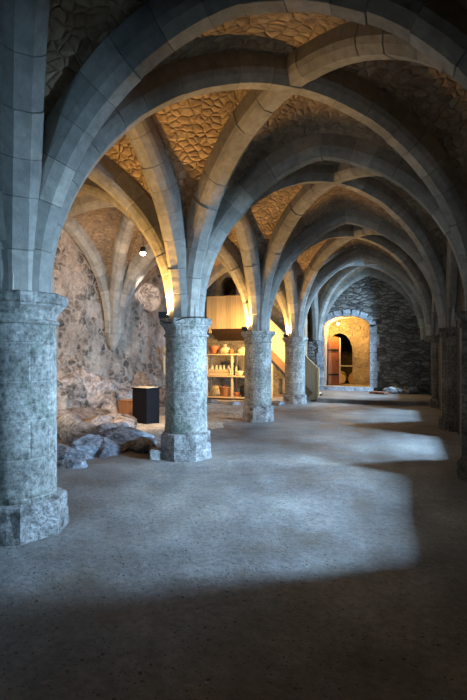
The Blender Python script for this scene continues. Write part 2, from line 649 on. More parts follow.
for k in range(5):
    if k:
        rib('diagonal_rib', COLS[k], (XR, YS[k + 1]), DG[k], dl1[k], 'rib', G_D, w=.32, off1=.16)
    rib('diagonal_rib', COLS[k + 1], (XR, YS[k]), DG[k], dl2[k], 'rib', G_D, w=.32, off1=.16)
al = ['dim arcade arch at the left frame edge before the nearest column',
      'pointed arcade arch between the nearest and the second column',
      'pointed arcade arch between the second and the third column, above the shelves',
      'pointed arcade arch between the third and the fourth column',
      'pointed arcade arch between the fourth column and the end wall']
for k in range(5):
    rib('arcade_arch', COLS[k], COLS[k + 1], LG[k], al[k], 'arch', G_A, w=.36)
wl = ['', 'dark wall arch at the right frame edge above the first pier', 'dark wall arch between the first and the second wall pier',
      'dark wall arch between the second and the third wall pier', 'dark wall arch between the third wall pier and the end wall']
for k in range(1, 5):
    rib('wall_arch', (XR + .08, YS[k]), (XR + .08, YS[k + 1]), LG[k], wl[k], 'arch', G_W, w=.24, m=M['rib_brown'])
G_L = 'ribs and arches over the side aisle'
for k, lab in ((2, 'warm-lit cross arch over the side aisle from the second column'),
               (3, 'cross arch over the rocky side aisle from the third column to the rock wall'),
               (4, 'cross arch over the side aisle from the fourth column above the pine gallery')):
    rib('transverse_arch', (XL, YS[k]), COLS[k], TR[k], lab, 'arch', G_L)
for k, lab in ((1, 'yellow uplit diagonal rib rising leftwards from the second column over the side aisle'),
               (2, 'yellow uplit diagonal rib rising leftwards from the third column over the side aisle'),
               (3, 'yellow uplit diagonal rib rising leftwards from the fourth column over the side aisle')):
    rib('diagonal_rib', (XL, YS[k]), COLS[k + 1], DG[k], lab, 'rib', G_L, w=.32)
for k, lab in ((1, 'shaded diagonal rib crossing the side aisle vault behind the nearest column'),
               (2, 'diagonal rib from the second column to the slender springer on the rock wall'),
               (3, 'diagonal rib from the third column down to the side aisle end wall')):
    rib('diagonal_rib', (XL, YS[k + 1]), COLS[k], DG[k], lab, 'rib', G_L, w=.32)
for k, lab in ((2, 'pale wall arch along the rock wall nearest the first column'),
               (3, 'pale wall arch over the spotlit rough patch of the rock wall')):
    rib('wall_arch', (XL, YS[k]), (XL, YS[k + 1]), LG[k], lab, 'arch', G_L, w=.26)


# ------------------------------------------------------------------ columns
def ring(kind, r, z, n=48, rot=0.0, blend=1.0):
    out = []
    for k in range(n):
        a = 2 * PI * k / n
        rc = r
        if blend > 0:
            t = (a - rot + PI / 8) % (PI / 4) - PI / 8
            ro = r / math.cos(t)
            rc = r * (1 - blend) + ro * blend
        out.append((rc * math.cos(a), rc * math.sin(a), z))
    return out


def loft(name, rings, m, parent, rough=0.0, seed=0, smooth=False):
    n = len(rings[0])
    v = [Vector(p) for r in rings for p in r]
    if rough:
        for p in v:
            q = p * 6 + Vector((seed, seed * 2, 0))
            d = noise.noise(q) * rough + noise.noise(q * 3) * rough * .5
            h = Vector((p.x, p.y, 0))
            if h.length:
                p += h.normalized() * d
    f = []
    for i in range(len(rings) - 1):
        for k in range(n):
            j = (k + 1) % n
            f.append((i * n + k, i * n + j, (i + 1) * n + j, (i + 1) * n + k))
    f.append(tuple(range(n))[::-1]); b = (len(rings) - 1) * n
    f.append(tuple(range(b, b + n)))
    rad = Vector((v[0].x, v[0].y, 0)).length

    def uvs(pi, li, vi):
        k = vi % n
        if pi % n == n - 1 and k == 0 and pi < (len(rings) - 1) * n:
            k = n
        return (k / n * 2 * PI * rad + seed, v[vi].z)
    return link(name, v, f, m, parent, uvs, smooth)


def column(k, label, rbase, hbase, seed, uneven=False):
    x, y = COLS[k]
    o = thing('stone_column', label, 'column', (x, y, 0), 0, 'round stone columns of the arcade')
    rot = PI / 8
    R = .325
    # base: worn octagonal block in one or two courses
    rs = [ring('o', rbase * 1.02, -.06, 48, rot), ring('o', rbase * 1.02, 0, 48, rot)]
    steps = 5
    for i in range(1, steps + 1):
        z = hbase * .92 * i / steps
        rs.append(ring('o', rbase * (1.0 - .02 * i / steps), z, 48, rot))
        if uneven and i == 2:
            rs.append(ring('o', rbase * .965, z + .006, 48, rot)); rs.append(ring('o', rbase * .965, z + .016, 48, rot))
            rs.append(ring('o', rbase * .99, z + .022, 48, rot))
    rs.append(ring('o', rbase * .94, hbase, 48, rot))
    rs.append(ring('o', R * .98, hbase + .015, 48, rot, 0))
    loft('base', rs, M['base'], o, .022, seed)
    # shaft
    zs = [hbase - .02 + (1.885 - hbase + .02) * i / 14 for i in range(15)]
    rs = [ring('c', R * (1 + .006 * math.sin(i * 2.1)) * (1.015 - .02 * i / 14), z, 48, 0, 0) for i, z in enumerate(zs)]
    loft('shaft', rs, M['column'], o, .006, seed + 3, True)
    # capital: neck ring, hollow bell, octagonal abacus
    prof = [(R * .99, 1.865, 0), (R + .022, 1.87, 0), (R + .03, 1.885, 0), (R + .022, 1.90, 0), (R + .002, 1.91, .05), (R + .004, 1.95, .2),
            (R + .018, 1.99, .5), (R + .045, 2.03, .8), (R + .068, 2.06, 1), (R + .075, 2.075, 1), (R + .078, 2.13, 1), (R + .06, Z0 - .003, 1), (R - .1, Z0 - .002, 1)]
    loft('capital', [ring('o', r, z, 48, rot, b) for r, z, b in prof], M['column'], o, .005, seed + 8)
    return o


column(1, 'nearest and largest round stone column at the left frame edge, blue-lit', .405, .285, 1.0)
colB = column(2, 'second round stone column, with an uplight and black cable on its capital', .385, .375, 5.3, True)
column(3, 'third round stone column, standing before the shelves and gallery', .365, .36, 9.1)
column(4, 'fourth and farthest round stone column, before the pine stair', .365, .27, 13.7)
# broken foundation blocks under the second column
for i, (dx, dy, s, lab) in enumerate((((-.36), -.30, (.20, .22, .17), None), ((-.47), -.16, (.16, .2, .13), None))):
    bm = bmesh.new()
    bm_box(bm, (dx, dy, s[2] / 2 - .03), s, .35 + i * .2, .02)
    bmesh.ops.subdivide_edges(bm, edges=bm.edges[:], cuts=3, use_grid_fill=True)
    for v in bm.verts:
        v.co += noise.noise_vector(v.co * 9) * .014
    obj_bm('base_block', bm, M['base'], colB)

# ------------------------------------------------------------------ wall piers (responds) of the dark side
for k, lab in ((1, None), (2, 'tall dark wall pier cut by the right frame edge'), (3, 'brown wall pier with moulded capital, second from the right edge'),
               (4, 'slim brown wall pier at the corner of the dark end recess')):
    if lab is None:
        lab = 'dark wall pier out of frame beside the viewer'
    x, y = XR + (-.13, -.12, 0, .08)[k - 1], YS[k]
    o = thing('wall_pier', lab, 'pier', (x, y, 0), 0, 'wall piers of the dark side wall')
    o['kind'] = 'structure'

    def pier_loop(g, z, s=1.0):
        pts = [(.34, -.34), (.06, -.34), (.06, -.23), (-.01, -.23), (-.01, -.12), (-.10, -.08), (-.10, .08), (-.01, .12), (-.01, .23), (.06, .23), (.06, .34), (.34, .34)]
        return [((px if px > .1 else px - g), py + (g if py > 0 else -g), z) for px, py in pts]

    def pier_part(name, prof):
        rings = [pier_loop(g, z) for g, z in prof]
        n = 12
        v = [p for r in rings for p in r]
        cum = [0]
        for i in range(1, n):
            cum.append(cum[-1] + (Vector(rings[0][i]) - Vector(rings[0][i - 1])).length)
        f = []
        for i in range(len(rings) - 1):
            for q in range(n):
                r = (q + 1) % n
                f.append((i * n + q, i * n + r, (i + 1) * n + r, (i + 1) * n + q))
        f.append(tuple(range(n))[::-1]); f.append(tuple(range((len(rings) - 1) * n, len(rings) * n)))
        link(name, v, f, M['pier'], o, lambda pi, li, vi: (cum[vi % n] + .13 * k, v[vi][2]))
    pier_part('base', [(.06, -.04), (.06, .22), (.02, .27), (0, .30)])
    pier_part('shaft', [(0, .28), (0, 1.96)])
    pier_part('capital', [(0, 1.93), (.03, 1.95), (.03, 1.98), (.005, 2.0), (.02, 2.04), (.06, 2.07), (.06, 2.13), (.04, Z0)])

# springer corbels on the rock wall
for k, lab in ((2, 'springer on the rock wall hidden behind the nearest column'), (3, 'slender pale springer in view on the rock wall'), (4, 'springer on the rock wall hidden behind the second column')):
    rr = []
    for z, r in ((1.70, .05), (1.82, .12), (1.98, .2), (2.16, .25)):
        rr.append(ring('o', r, z, 32, PI / 8, .6))
    s = thing('vault_springer', lab, 'corbel', (XL, YS[k], 0)); s['kind'] = 'structure'
    loft('corbel', rr, M['rib'], s, .006, 4)

# ------------------------------------------------------------------ floor
gx0, gx1, gy0, gy1, st = -8.2, 2.5, -1.2, 21.5, .11
nx, ny = int((gx1 - gx0) / st), int((gy1 - gy0) / st)
fv = [(gx0 + i * st, gy0 + j * st, ground(gx0 + i * st, gy0 + j * st)) for j in range(ny + 1) for i in range(nx + 1)]
ff = [(j * (nx + 1) + i, j * (nx + 1) + i + 1, (j + 1) * (nx + 1) + i + 1, (j + 1) * (nx + 1) + i) for j in range(ny) for i in range(nx)]
struct(link('floor', fv, ff, M['floor'], smooth=True))
# raised landing before the doorway
pv, pf = [], []
pl = [(-2.55, 15.85), (-1.6, 15.72), (-.6, 15.62), (.3, 15.6), (1.12, 15.66), (1.12, 19.42), (-3.3, 19.42), (-3.3, 17.5), (-2.55, 17.4)]
n = len(pl)
for z, e in ((-.06, 0), (.10, 0), (.125, .04)):
    for i, (x, y) in enumerate(pl):
        pv.append((x, y + (e if y < 16 else 0), z))
for L in range(2):
    for i in range(n):
        j = (i + 1) % n
        pf.append((L * n + i, L * n + j, (L + 1) * n + j, (L + 1) * n + i))
pf.append(tuple(range(2 * n, 3 * n)))
o = struct(link('floor_landing', pv, pf, M['floor']))
# sandy ground of the side aisle
sv, sf = [], []
xs = [XL - .1 + i * .12 for i in range(34)]
ysd = [6.4 + j * .12 for j in range(92)]
for y in ysd:
    for x in xs:
        edge = min(1.0, max(0.0, (-3.55 + .25 * noise.noise(Vector((0, y * 1.3, 4))) - x) / .35)) * min(1, max(0, (y - 7.3 - .4 * noise.noise(Vector((x * 1.2, 0, 2)))) / .4))
        sv.append((x, y, ground(x, y) - .03 + .055 * edge + .02 * noise.noise(Vector((x * 1.5, y * 1.5, 9))) * edge))
w = len(xs)
for j in range(len(ysd) - 1):
    for i in range(w - 1):
        sf.append((j * w + i, j * w + i + 1, (j + 1) * w + i + 1, (j + 1) * w + i))
struct(link('floor_sand', sv, sf, M['sand'], smooth=True))

# ------------------------------------------------------------------ walls
TOP = 5.6


def relief_wall(name, y0, y1, z0, z1, fx, m, step=.1):
    """grid over (y,z); fx gives x"""
    ny_, nz_ = int((y1 - y0) / step), int((z1 - z0) / step)
    v = []
    for j in range(nz_ + 1):
        for i in range(ny_ + 1):
            y = y0 + (y1 - y0) * i / ny_; z = z0 + (z1 - z0) * j / nz_
            v.append((fx(y, z), y, z))
    f = [(j * (ny_ + 1) + i, j * (ny_ + 1) + i + 1, (j + 1) * (ny_ + 1) + i + 1, (j + 1) * (ny_ + 1) + i) for j in range(nz_) for i in range(ny_)]
    return struct(link(name, v, f, m, smooth=True))


def left_x(y, z):
    b = .10 * noise.noise(Vector((0, y * .9, z * .9))) + .05 * noise.noise(Vector((5, y * 2.6, z * 2.6))) + .035 * noise.noise(Vector((5, y * 6, z * 7)))
    foot = max(0, 1.5 - z) * .42                           # bedrock bulging at the foot
    rug = 1.0 + 1.3 * max(0, min(1, (2.0 - z)))
    x = XL - .12 + b * rug + foot * (0.7 + .5 * noise.noise(Vector((2, y * 1.1, z * .8))))
    # blocked window niche, splayed into the wall
    dy, dzz = abs(y - 13.35), z - 3.52
    hw = .56
    if dy < hw and -0.62 < dzz < .62 - .35 * (dy / hw) ** 2:
        e = min(1, (hw - dy) / .12, (dzz + .62) / .12, (.62 - .35 * (dy / hw) ** 2 - dzz) / .12)
        x -= .26 * e - .13 * e * noise.noise(Vector((1, y * 5, z * 7))) - .06 * e * noise.noise(Vector((4, y * 11, z * 13)))
    return x


relief_wall('wall_left', -1.2, 17.7, -.1, TOP, left_x, M['wall'], .07)


def wall_poly(name, outer, holes, thick, y, m, sgn=1):
    """wall in the XZ plane at y with arched openings, thickness along +Y"""
    bm = bmesh.new()
    loops = []
    for lp in [outer] + holes:
        vs = [bm.verts.new((x, y, z)) for x, z in lp]
        es = [bm.edges.new((vs[i], vs[(i + 1) % len(vs)])) for i in range(len(vs))]
        loops.append(es)
    r = bmesh.ops.triangle_fill(bm, edges=[e for l in loops for e in l], use_beauty=True)
    faces = [g for g in r['geom'] if isinstance(g, bmesh.types.BMFace)]
    ext = bmesh.ops.extrude_face_region(bm, geom=faces)
    for g in ext['geom']:
        if isinstance(g, bmesh.types.BMVert):
            g.co.y += thick
    return struct(obj_bm(name, bm, m))


def arch_loop(x0, x1, z0, zs, zt, n=14):
    pts = [(x0, z0)]
    xm, a = (x0 + x1) / 2, (x1 - x0) / 2
    for i in range(n + 1):
        t = PI - PI * i / n
        pts.append((xm + a * math.cos(t), zs + (zt - zs) * math.sin(t)))
    pts.append((x1, z0))
    return pts


# end wall with the glowing doorway
DX0, DX1, DZ0, DZS, DZT = -2.84, -1.03, .27, 2.68, 3.14
wall_poly('wall_far', [(-3.5, -.1), (1.6, -.1), (1.6, TOP), (-3.5, TOP)], [arch_loop(DX0, DX1, DZ0, DZS, DZT)], .5, ENDY, M['endwall'])
# quoin frame round the doorway
bm = bmesh.new()
rq = random.Random(4)
z = DZ0
while z < DZS - .05:
    h = rq.uniform(.3, .42)
    for sx, xx in ((-1, DX0), (1, DX1)):
        wdt = rq.uniform(.22, .42)
        if sx < 0:
            wdt = min(wdt, .3)
        bm_box(bm, (xx + sx * wdt / 2, ENDY + .03, z + h / 2 - .005), (wdt, .1, h - .012), 0, .012)
    z += h
xm, a = (DX0 + DX1) / 2, (DX1 - DX0) / 2
for i in range(9):
    t = PI - PI * (i + .5) / 9
    cx, cz = xm + (a + .13) * math.cos(t), max(DZS, 0) + (DZT - DZS + .13) * math.sin(t)
    ang = math.atan2((DZT - DZS + .13) * math.cos(t), -(a + .13) * math.sin(t)) if False else math.atan2(math.cos(t) * (DZT - DZS), -math.sin(t) * a)
    bm_box(bm, (cx, ENDY + .03, cz), (.30 if 1 < i < 7 else .22, .1, .25), 0, .012, 0, -math.atan2(math.cos(t) * (DZT - DZS), -math.sin(t) * a) + PI)
# join all quoins on a thin backing so that the surround reads as one
struct(obj_bm('trim_1', bm, M['quoin']))
# threshold
struct(box('trim_2', ((DX0 + DX1) / 2, ENDY + .02, .19), (2.1, .34, .2), M['quoin'], None, 0, .02))
# vaulted passage behind it
tv, tf = [], []
lp = arch_loop(DX0, DX1, DZ0, DZS, DZT)
lp = [(x, z) for x, z in lp]
Y0, Y1 = ENDY + .3, ENDY + 2.1
segs = 12
for s in range(segs + 1):
    for x, z in lp:
        t = s / segs
        p = Vector((x, Y0 + (Y1 - Y0) * t, z))
        d = noise.noise(p * 2.2) * .05 + noise.noise(p * 6) * .025
        tv.append((p.x + d * (1 if x < xm else -1) , p.y, p.z + d * .5))
n = len(lp)
for s in range(segs):
    for i in range(n):
        j = (i + 1) % n
        tf.append((s * n + i, s * n + j, (s + 1) * n + j, (s + 1) * n + i))
struct(link('wall_passage', tv, tf, M['yellowwall']))
# inner wall of the passage with its smaller round-headed opening
IX0, IX1 = -2.78, -1.86
wall_poly('wall_inner', [(-3.2, 0), (-.6, 0), (-.6, 3.4), (-3.2, 3.4)], [arch_loop(IX0 - .2, IX1, DZ0, 1.7, 2.52)], .3, Y1 - .25, M['yellowwall'])
# dark store room
bm = bmesh.new()
bm_box(bm, (-2.2, Y1 + 1.75, 1.5), (4.6, 3.4, 3.2))
for f_ in [f_ for f_ in bm.faces if f_.calc_center_median().y < Y1 + .1]:
    bm.faces.remove(f_)
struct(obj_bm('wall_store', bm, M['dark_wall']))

# end wall of the side aisle with its dark upper doorway
wall_poly('wall_aisle_end', [(-7.7, -.1), (-3.28, -.1), (-3.28, TOP), (-7.7, TOP)], [arch_loop(-6.68, -5.98, 2.62, 4.25, 4.66)], .6, 17.5, M['yellowwall'])
bm = bmesh.new()
bm_box(bm, (-6.3, 18.7, 3.7), (1.6, 1.3, 2.4))
for f_ in [f_ for f_ in bm.faces if f_.calc_center_median().y < 18.1]:
    bm.faces.remove(f_)
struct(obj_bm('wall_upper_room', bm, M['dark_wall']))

# side wall with splayed window embrasures
WX, WO = 1.16, 2.36
# centre, inner sill, inner head, outer sill, outer head, daylight power
wins = [((YS[1] + YS[2]) / 2 + .12, 1.14, 2.40, 1.72, 2.50, 480), ((YS[2] + YS[3]) / 2, .62, 2.40, 1.72, 2.50, 320),
        ((YS[3] + YS[4]) / 2, .80, 2.40, 1.72, 2.50, 260), ((YS[4] + YS[5]) / 2, 1.50, 3.2, 2.0, 3.0, 540)]
rv, rf = [], []


def quad(a, b, c, d):
    i = len(rv)
    rv.extend([a, b, c, d]); rf.append((i, i + 1, i + 2, i + 3))


HW, HO = .70, .12
cur = -1.3
for wy, ZB, ZH, ZBO, ZHO, PW in wins:
    quad((WX, cur, -.1), (WX, wy - HW, -.1), (WX, wy - HW, TOP), (WX, cur, TOP))
    quad((WX, wy - HW, -.1), (WX, wy + HW, -.1), (WX, wy + HW, ZB), (WX, wy - HW, ZB))
    quad((WX, wy - HW, ZH), (WX, wy + HW, ZH), (WX, wy + HW, TOP), (WX, wy - HW, TOP))
    quad((WX, wy - HW, ZB), (WX, wy + HW, ZB), (WO, wy + HO, ZBO), (WO, wy - HO, ZBO))
    quad((WX, wy - HW, ZH), (WX, wy + HW, ZH), (WO, wy + HO, ZHO), (WO, wy - HO, ZHO))
    for s in (-1, 1):
        quad((WX, wy + s * HW, ZB), (WX, wy + s * HW, ZH), (WO, wy + s * HO, ZHO), (WO, wy + s * HO, ZBO))
    cur = wy + HW
quad((WX, cur, -.1), (WX, 19.5, -.1), (WX, 19.5, TOP), (WX, cur, TOP))
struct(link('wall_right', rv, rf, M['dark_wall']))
for i, (wy, ZB, ZH, ZBO, ZHO, PW) in enumerate(wins):
    bm = bmesh.new()
    t = .05
    for c, s in (((WO, wy - HO, (ZBO + ZHO) / 2), (.08, t, ZHO - ZBO)), ((WO, wy + HO, (ZBO + ZHO) / 2), (.08, t, ZHO - ZBO)),
                 ((WO, wy, ZBO), (.08, 2 * HO, t)), ((WO, wy, ZHO), (.08, 2 * HO, t))):
        bm_box(bm, c, s)
    struct(obj_bm('window_%d' % (i + 1), bm, M['iron']))
    L = bpy.data.lights.new('daylight', 'AREA')
    L.shape = 'RECTANGLE'; L.size = .2; L.size_y = ZHO - ZBO - .1; L.spread = math.radians(150)
    L.energy = PW
    L.color = (.36, .63, 1.0)
    o = bpy.data.objects.new('daylight', L); COL.objects.link(o)
    o.location = (WO - .03, wy, (ZBO + ZHO) / 2)
    o.rotation_euler = (math.radians(78), 0, PI / 2)

# wall behind the viewer with a small high window
wall_poly('wall_near', [(-8.2, -.1), (1.6, -.1), (1.6, TOP), (-8.2, TOP)], [arch_loop(-2.5, -1.9, 2.3, 3.1, 3.4)], .3, -1.4, M['dark_wall'])
L = bpy.data.lights.new('daylight', 'AREA')
L.shape = 'RECTANGLE'; L.size = .5; L.size_y = .9; L.energy = 14; L.color = (.32, .62, 1.0); L.spread = math.radians(75)
o = bpy.data.objects.new('daylight', L); COL.objects.link(o)
o.location = (-2.2, -1.25, 2.8); o.rotation_euler = (math.radians(76), 0, math.radians(12))


# ------------------------------------------------------------------ rocks
def rock(name, loc, size, m, label, cat='rock', group=None, seed=0, planes=11, rz=0.0, sub=4, rough=.06, tilt=0.0):
    rnd = random.Random(seed)
    bm = bmesh.new()
    bmesh.ops.create_icosphere(bm, subdivisions=sub, radius=1.0)
    pl_ = []
    for _ in range(planes):
        nvec = Vector((rnd.gauss(0, 1), rnd.gauss(0, 1), rnd.gauss(0, .8))).normalized()
        pl_.append((nvec, rnd.uniform(.55, .9)))
    for v in bm.verts:
        d = v.co.normalized()
        r = 1.0
        for nvec, dist in pl_:
            c = d.dot(nvec)
            if c > .05:
                r = min(r, dist / c)
        q = d * 2.2 + Vector((seed * 1.7, seed * .9, 0))
        r *= 1 + rough * (noise.noise(q * 1.5) + 1.1 * (.5 - abs(noise.noise(q * 3.1))) + .6 * (.5 - abs(noise.noise(q * 7))) - .5)
        v.co = Vector((d.x * r * size[0], d.y * r * size[1], d.z * r * size[2]))
    rot = Matrix.Rotation(rz, 4, 'Z') @ Matrix.Rotation(tilt, 4, 'Y')
    bmesh.ops.transform(bm, matrix=rot, verts=bm.verts)
    o = obj_bm(name, bm, m, None, False)
    o.location = loc
    return tag(o, label, cat, group)


GB, GS = 'bedrock boulders at the foot of the rock wall', 'grey bedrock slabs between the first two columns'
rocks = [
    # px, Y, z centre, size, material, label
    (92, 9.9, .55, (.95, .80, .95), 'rock_pink', 'big pinkish boulder bulging from the rock wall foot'),
    (64, 9.3, .60, (.60, .65, .80), 'rock_pink', 'dark-streaked boulder beside the nearest column in the rock wall'),
    (117, 10.8, .40, (.70, .55, .72), 'rock_pink', 'rounded pink boulder behind the brown wooden box'),
    (140, 12.3, .50, (.95, .6, .62), 'rock_pink', 'boulder behind the black plinth at the wall foot'),
    (161, 12.7, .2, (.6, .5, .42), 'rock_pink', 'low boulder at the wall foot left of the second column'),
]
for i, (px, Y, z, s, m, lab) in enumerate(rocks):
    p = at(px, Y)
    rock('boulder', (p.x, p.y, z), s, M[m], lab, 'boulder', GB, 20 + i, 12, i * .8, 4, .08)
slabs = [
    (80, 9.0, .06, (1.0, .62, .36), 'rock_brown', 'brown rock ledge below the dark-streaked boulder', .12),
    (106, 8.9, .0, (.72, .38, .22), 'rock_brown', 'brown ledge running up to the black plinth', -.06),
    (96, 8.45, .03, (.70, .40, .24), 'rock_brown', 'rusty brown ledge in the middle of the outcrop', .08),
    (124, 8.75, .04, (.50, .30, .17), 'rock_pink', 'low pale ledge in front of the black plinth', -.1),
    (66, 7.9, .05, (.55, .45, .28), 'rock_grey', 'dark grey slab at the back of the outcrop beside the nearest column', .2),
    (80, 7.35, .03, (.62, .36, .27), 'rock_grey', 'long tilted grey slab left of the outcrop centre', -.22),
    (106, 7.45, .03, (.60, .32, .25), 'rock_grey', 'grey slab in the centre of the outcrop', .16),
    (130, 7.55, .02, (.55, .30, .20), 'rock_grey', 'grey slab at the right end of the outcrop', -.12),
    (118, 6.85, .0, (.62, .28, .22), 'rock_grey', 'pale front slab of the outcrop facing the floor', .10),
    (92, 6.7, .0, (.50, .27, .22), 'rock_grey', 'front grey slab left of the pale one', -.14),
    (143, 7.0, .0, (.44, .24, .17), 'rock_grey', 'small grey slab nearly touching the second column base', -.1),
    (70, 6.2, -.02, (.44, .28, .19), 'rock_grey', 'low bluish slab close by the nearest column base', .1),
    (72, 5.6, -.03, (.28, .2, .12), 'rock_grey', 'smallest bluish stone near the nearest column base', .0),
]
for i, (px, Y, z, s, m, lab, tl_) in enumerate(slabs):
    p = at(px, Y)
    rock('bedrock_slab', (p.x, p.y, z), [q_ * 1.18 for q_ in s], M[m], lab, 'rock', GS, 40 + i, 14, .5 + i * .5, 4, .07, tl_)
for i, (px, Y, s, lab) in enumerate(((212, 14.2, (.30, .22, .13), 'flat grey stone below the shelf, left of the pair'),
                                     (234, 13.9, (.34, .2, .12), 'flat grey stone below the shelf beside the third column'),
                                     (279, 14.6, (.3, .25, .1), 'low grey stone between third and fourth column'))):
    p = at(px, Y)
    rock('bedrock_slab', (p.x, p.y, .03), s, M['rock_grey'], lab, 'rock', 'stones on the floor under the shelves', 70 + i, 12, i, 3, .07)
# rubble heap in the dark recess
heap = [(386, 18.95, .10, 'rubble', 'bluish stone at the heap\'s end by the doorway wall'), (391, 18.7, .13, 'rubble', 'pale blue-lit stone in the low front of the heap'),
        (396, 19.0, .15, 'rubble_tan', 'tan stone in the middle of the rubble heap'), (400, 18.65, .11, 'rubble', 'grey stone at the front of the rubble heap'),
        (403, 19.0, .16, 'rubble_tan', 'larger tan stone at the back of the rubble heap'), (408, 18.9, .13, 'rubble_tan', 'tan stone right of centre in the rubble heap'),
        (413, 18.85, .14, 'rubble', 'pale block at the dark end of the rubble heap'), (406, 18.45, .10, 'rubble', 'small bluish stone before the rubble heap'),
        (394, 18.4, .08, 'rubble', 'small flat stone before the rubble heap by the red tile')]
for i, (px, Y, s, m, lab) in enumerate(heap):
    p = at(px, Y)
    rock('rubble_stone', (p.x, p.y, .125 + s * .75), (s * 1.8, s * 1.5, s * 1.25), M[m], lab, 'stone', 'rubble heap in the dark recess', 90 + i, 12, i * .7, 3, .05)
p = at(379, 18.2)
o = box('clay_slab', (0, 0, 0), (.62, .34, .07), M['tile_red'], None, -.5, .01)
o.location = (p.x, p.y, .17)
tag(o, 'flat reddish slab lying on the landing right of the doorway', 'slab')

# ------------------------------------------------------------------ display plinth and wooden box
p = at(146, 9.6)
o = thing('display_plinth', 'tall black display plinth with a lit paper on top', 'plinth', (p.x, p.y, ground(p.x, p.y) + .01), math.radians(-16))
bm = bmesh.new(); bm_box(bm, (0, 0, .40), (.46, .42, .80), 0, .008)
obj_bm('body', bm, M['black'], o)
bm = bmesh.new(); bm_box(bm, (0, 0, .815), (.50, .46, .03), 0, .006)
obj_bm('top_plate', bm, M['black'], o)
box('paper_panel', (0, 0, .835), (.42, .38, .012), M['paper'], o)
bm = bmesh.new(); bm_box(bm, (0, 0, .012), (.42, .38, .03))
obj_bm('foot', bm, M['iron'], o)
p = at(129, 9.95)
o = thing('wooden_box', 'small brown wooden box standing behind the black plinth', 'box', (p.x, p.y, ground(p.x, p.y) + .02), math.radians(-16))
box('body', (0, 0, .22), (.36, .34, .44), M['brown_wood'], o, 0, .006)
box('lid', (0, 0, .45), (.39, .37, .025), M['brown_wood'], o, 0, .005)

# hanging narrow board near the rock wall
p = at(166, 13.6)
o = thing('wooden_plaque', 'narrow golden wooden plaque on the rock wall beside the second column', 'plaque', (left_x(13.9, 1.3) + .18, 13.75, 0.66), math.radians(60))
box('board', (0, 0, .45), (.20, .04, .86), M['pine_board'], o, 0, .008)
lathe('finial', [(.03, 0), (.09, .05), (.12, .14), (.09, .24), (.03, .30), (.015, .36)], M['pine_board'], o, 16, (0, 0, .90))
box('foot_rail', (0, 0, .03), (.26, .1, .06), M['brown_wood'], o, 0, .006)

# ------------------------------------------------------------------ pine stair and gallery
SX1, SX0 = -2.62, -5.05
SY = 16.35
st_o = thing('pine_stair', 'straight pine stair with solid boarded side rising behind the columns', 'stair', (SX1, SY, 0))
run = SX1 - SX0
slope = 1.02


def zt(x):     # top of boarded side
    return 1.10 + slope * (SX1 - x)


pts = [(0, .0), (0, 1.10), (-run, 1.10 + slope * run), (-run, 1.10 + slope * run - 1.18), (-.35, .26), (-.26, 0)]
prism('side_panel', pts, .05, M['pine'], st_o)
# handrail
L = math.hypot(run, slope * run)
box('handrail', (-run / 2, .025, 1.115 + slope * run / 2), (L + .04, .09, .04), M['pine_board'], st_o, 0, .008, 0, math.atan(slope))
# stringers
for yy in (-.03, .92):
    box('stringer', (-run / 2 - .12, yy, .115 + slope * (run / 2) - .06), (L - .3, .045, .24), M['pine_dark'], st_o, 0, .006, 0, math.atan(slope))
for i in range(13):
    zz = .19 * (i + 1)
    xx = -.12 - i * .186
    box('tread', (xx, .47, zz), (.26, .9, .035), M['pine_board'], st_o, 0, .004)
for px, hh in ((272, 1.25),):
    q = at(px, SY)
    box('support_post', (q.x - SX1, -.02, hh / 2), (.08, .08, hh), M['pine_board'], st_o, 0, .006)
box('floor_rail', (-1.35, -.02, .12), (1.3, .06, .07), M['pine_dark'], st_o, 0, .005)
box('newel_post', (.02, .02, .56), (.09, .1, 1.14), M['pine_board'], st_o, 0, .008)

ga = thing('pine_gallery', 'boarded pine gallery box high above the shelves', 'gallery', (-6.70, SY - .15, 0))
gw = 1.58
prism('parapet', [(0, 2.53), (gw, 2.53), (gw, 3.70), (0, 3.70)], .05, M['pine'], ga)
box('cap_rail', (gw / 2, .02, 3.715), (gw + .06, .12, .04), M['pine_board'], ga, 0, .006)
# sloping dark soffit under the gallery floor
sv_ = [(0, .05, 2.53), (gw, .05, 2.53), (gw, 1.25, 2.12), (.0, 1.25, 2.12), (0, .05, 2.57), (gw, .05, 2.57), (gw, 1.25, 2.16), (0, 1.25, 2.16)]
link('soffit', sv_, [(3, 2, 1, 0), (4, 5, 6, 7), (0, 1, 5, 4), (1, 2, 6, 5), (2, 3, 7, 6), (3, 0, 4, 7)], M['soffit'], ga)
box('deck', (gw / 2, .68, 2.62), (gw, 1.2, .05), M['pine_board'], ga)
box('corner_batten', (.1, .1, 2.46), (.09, .09, .16), M['pine_board'], ga, 0, .006)

# ------------------------------------------------------------------ shelf unit and goods
SHX, SHY = -6.38, 15.30
sh = thing('shelf_unit', 'open pine shelf unit of three boards under the gallery', 'shelf', (SHX, SHY, 0))
sw, sd = 1.95, .55
for zz, nm in ((.09, 'shelf_board'), (.82, 'shelf_board'), (1.58, 'shelf_board')):
    box(nm, (sw / 2, sd / 2, zz), (sw, sd, .045), M['pine_board'], sh, 0, .005)
for xx in (.03, .98, sw - .03):
    box('upright', (xx, .06, .84), (.075, .06, 1.5), M['pine_board'], sh, 0, .005)
    box('upright', (xx, sd - .04, .84), (.06, .05, 1.5), M['pine_board'], sh, 0, .005)
box('plinth_board', (sw / 2, sd / 2 + .05, .035), (sw - .1, sd - .15, .07), M['pine_dark'], sh)
zb = [.1125, .8425, 1.6025]


def good(name, label, cat, x, y, lv, group='goods on the pine shelf unit'):
    return thing(name, label, cat, (SHX + x, SHY + y, zb[lv] + .001), 0, group)


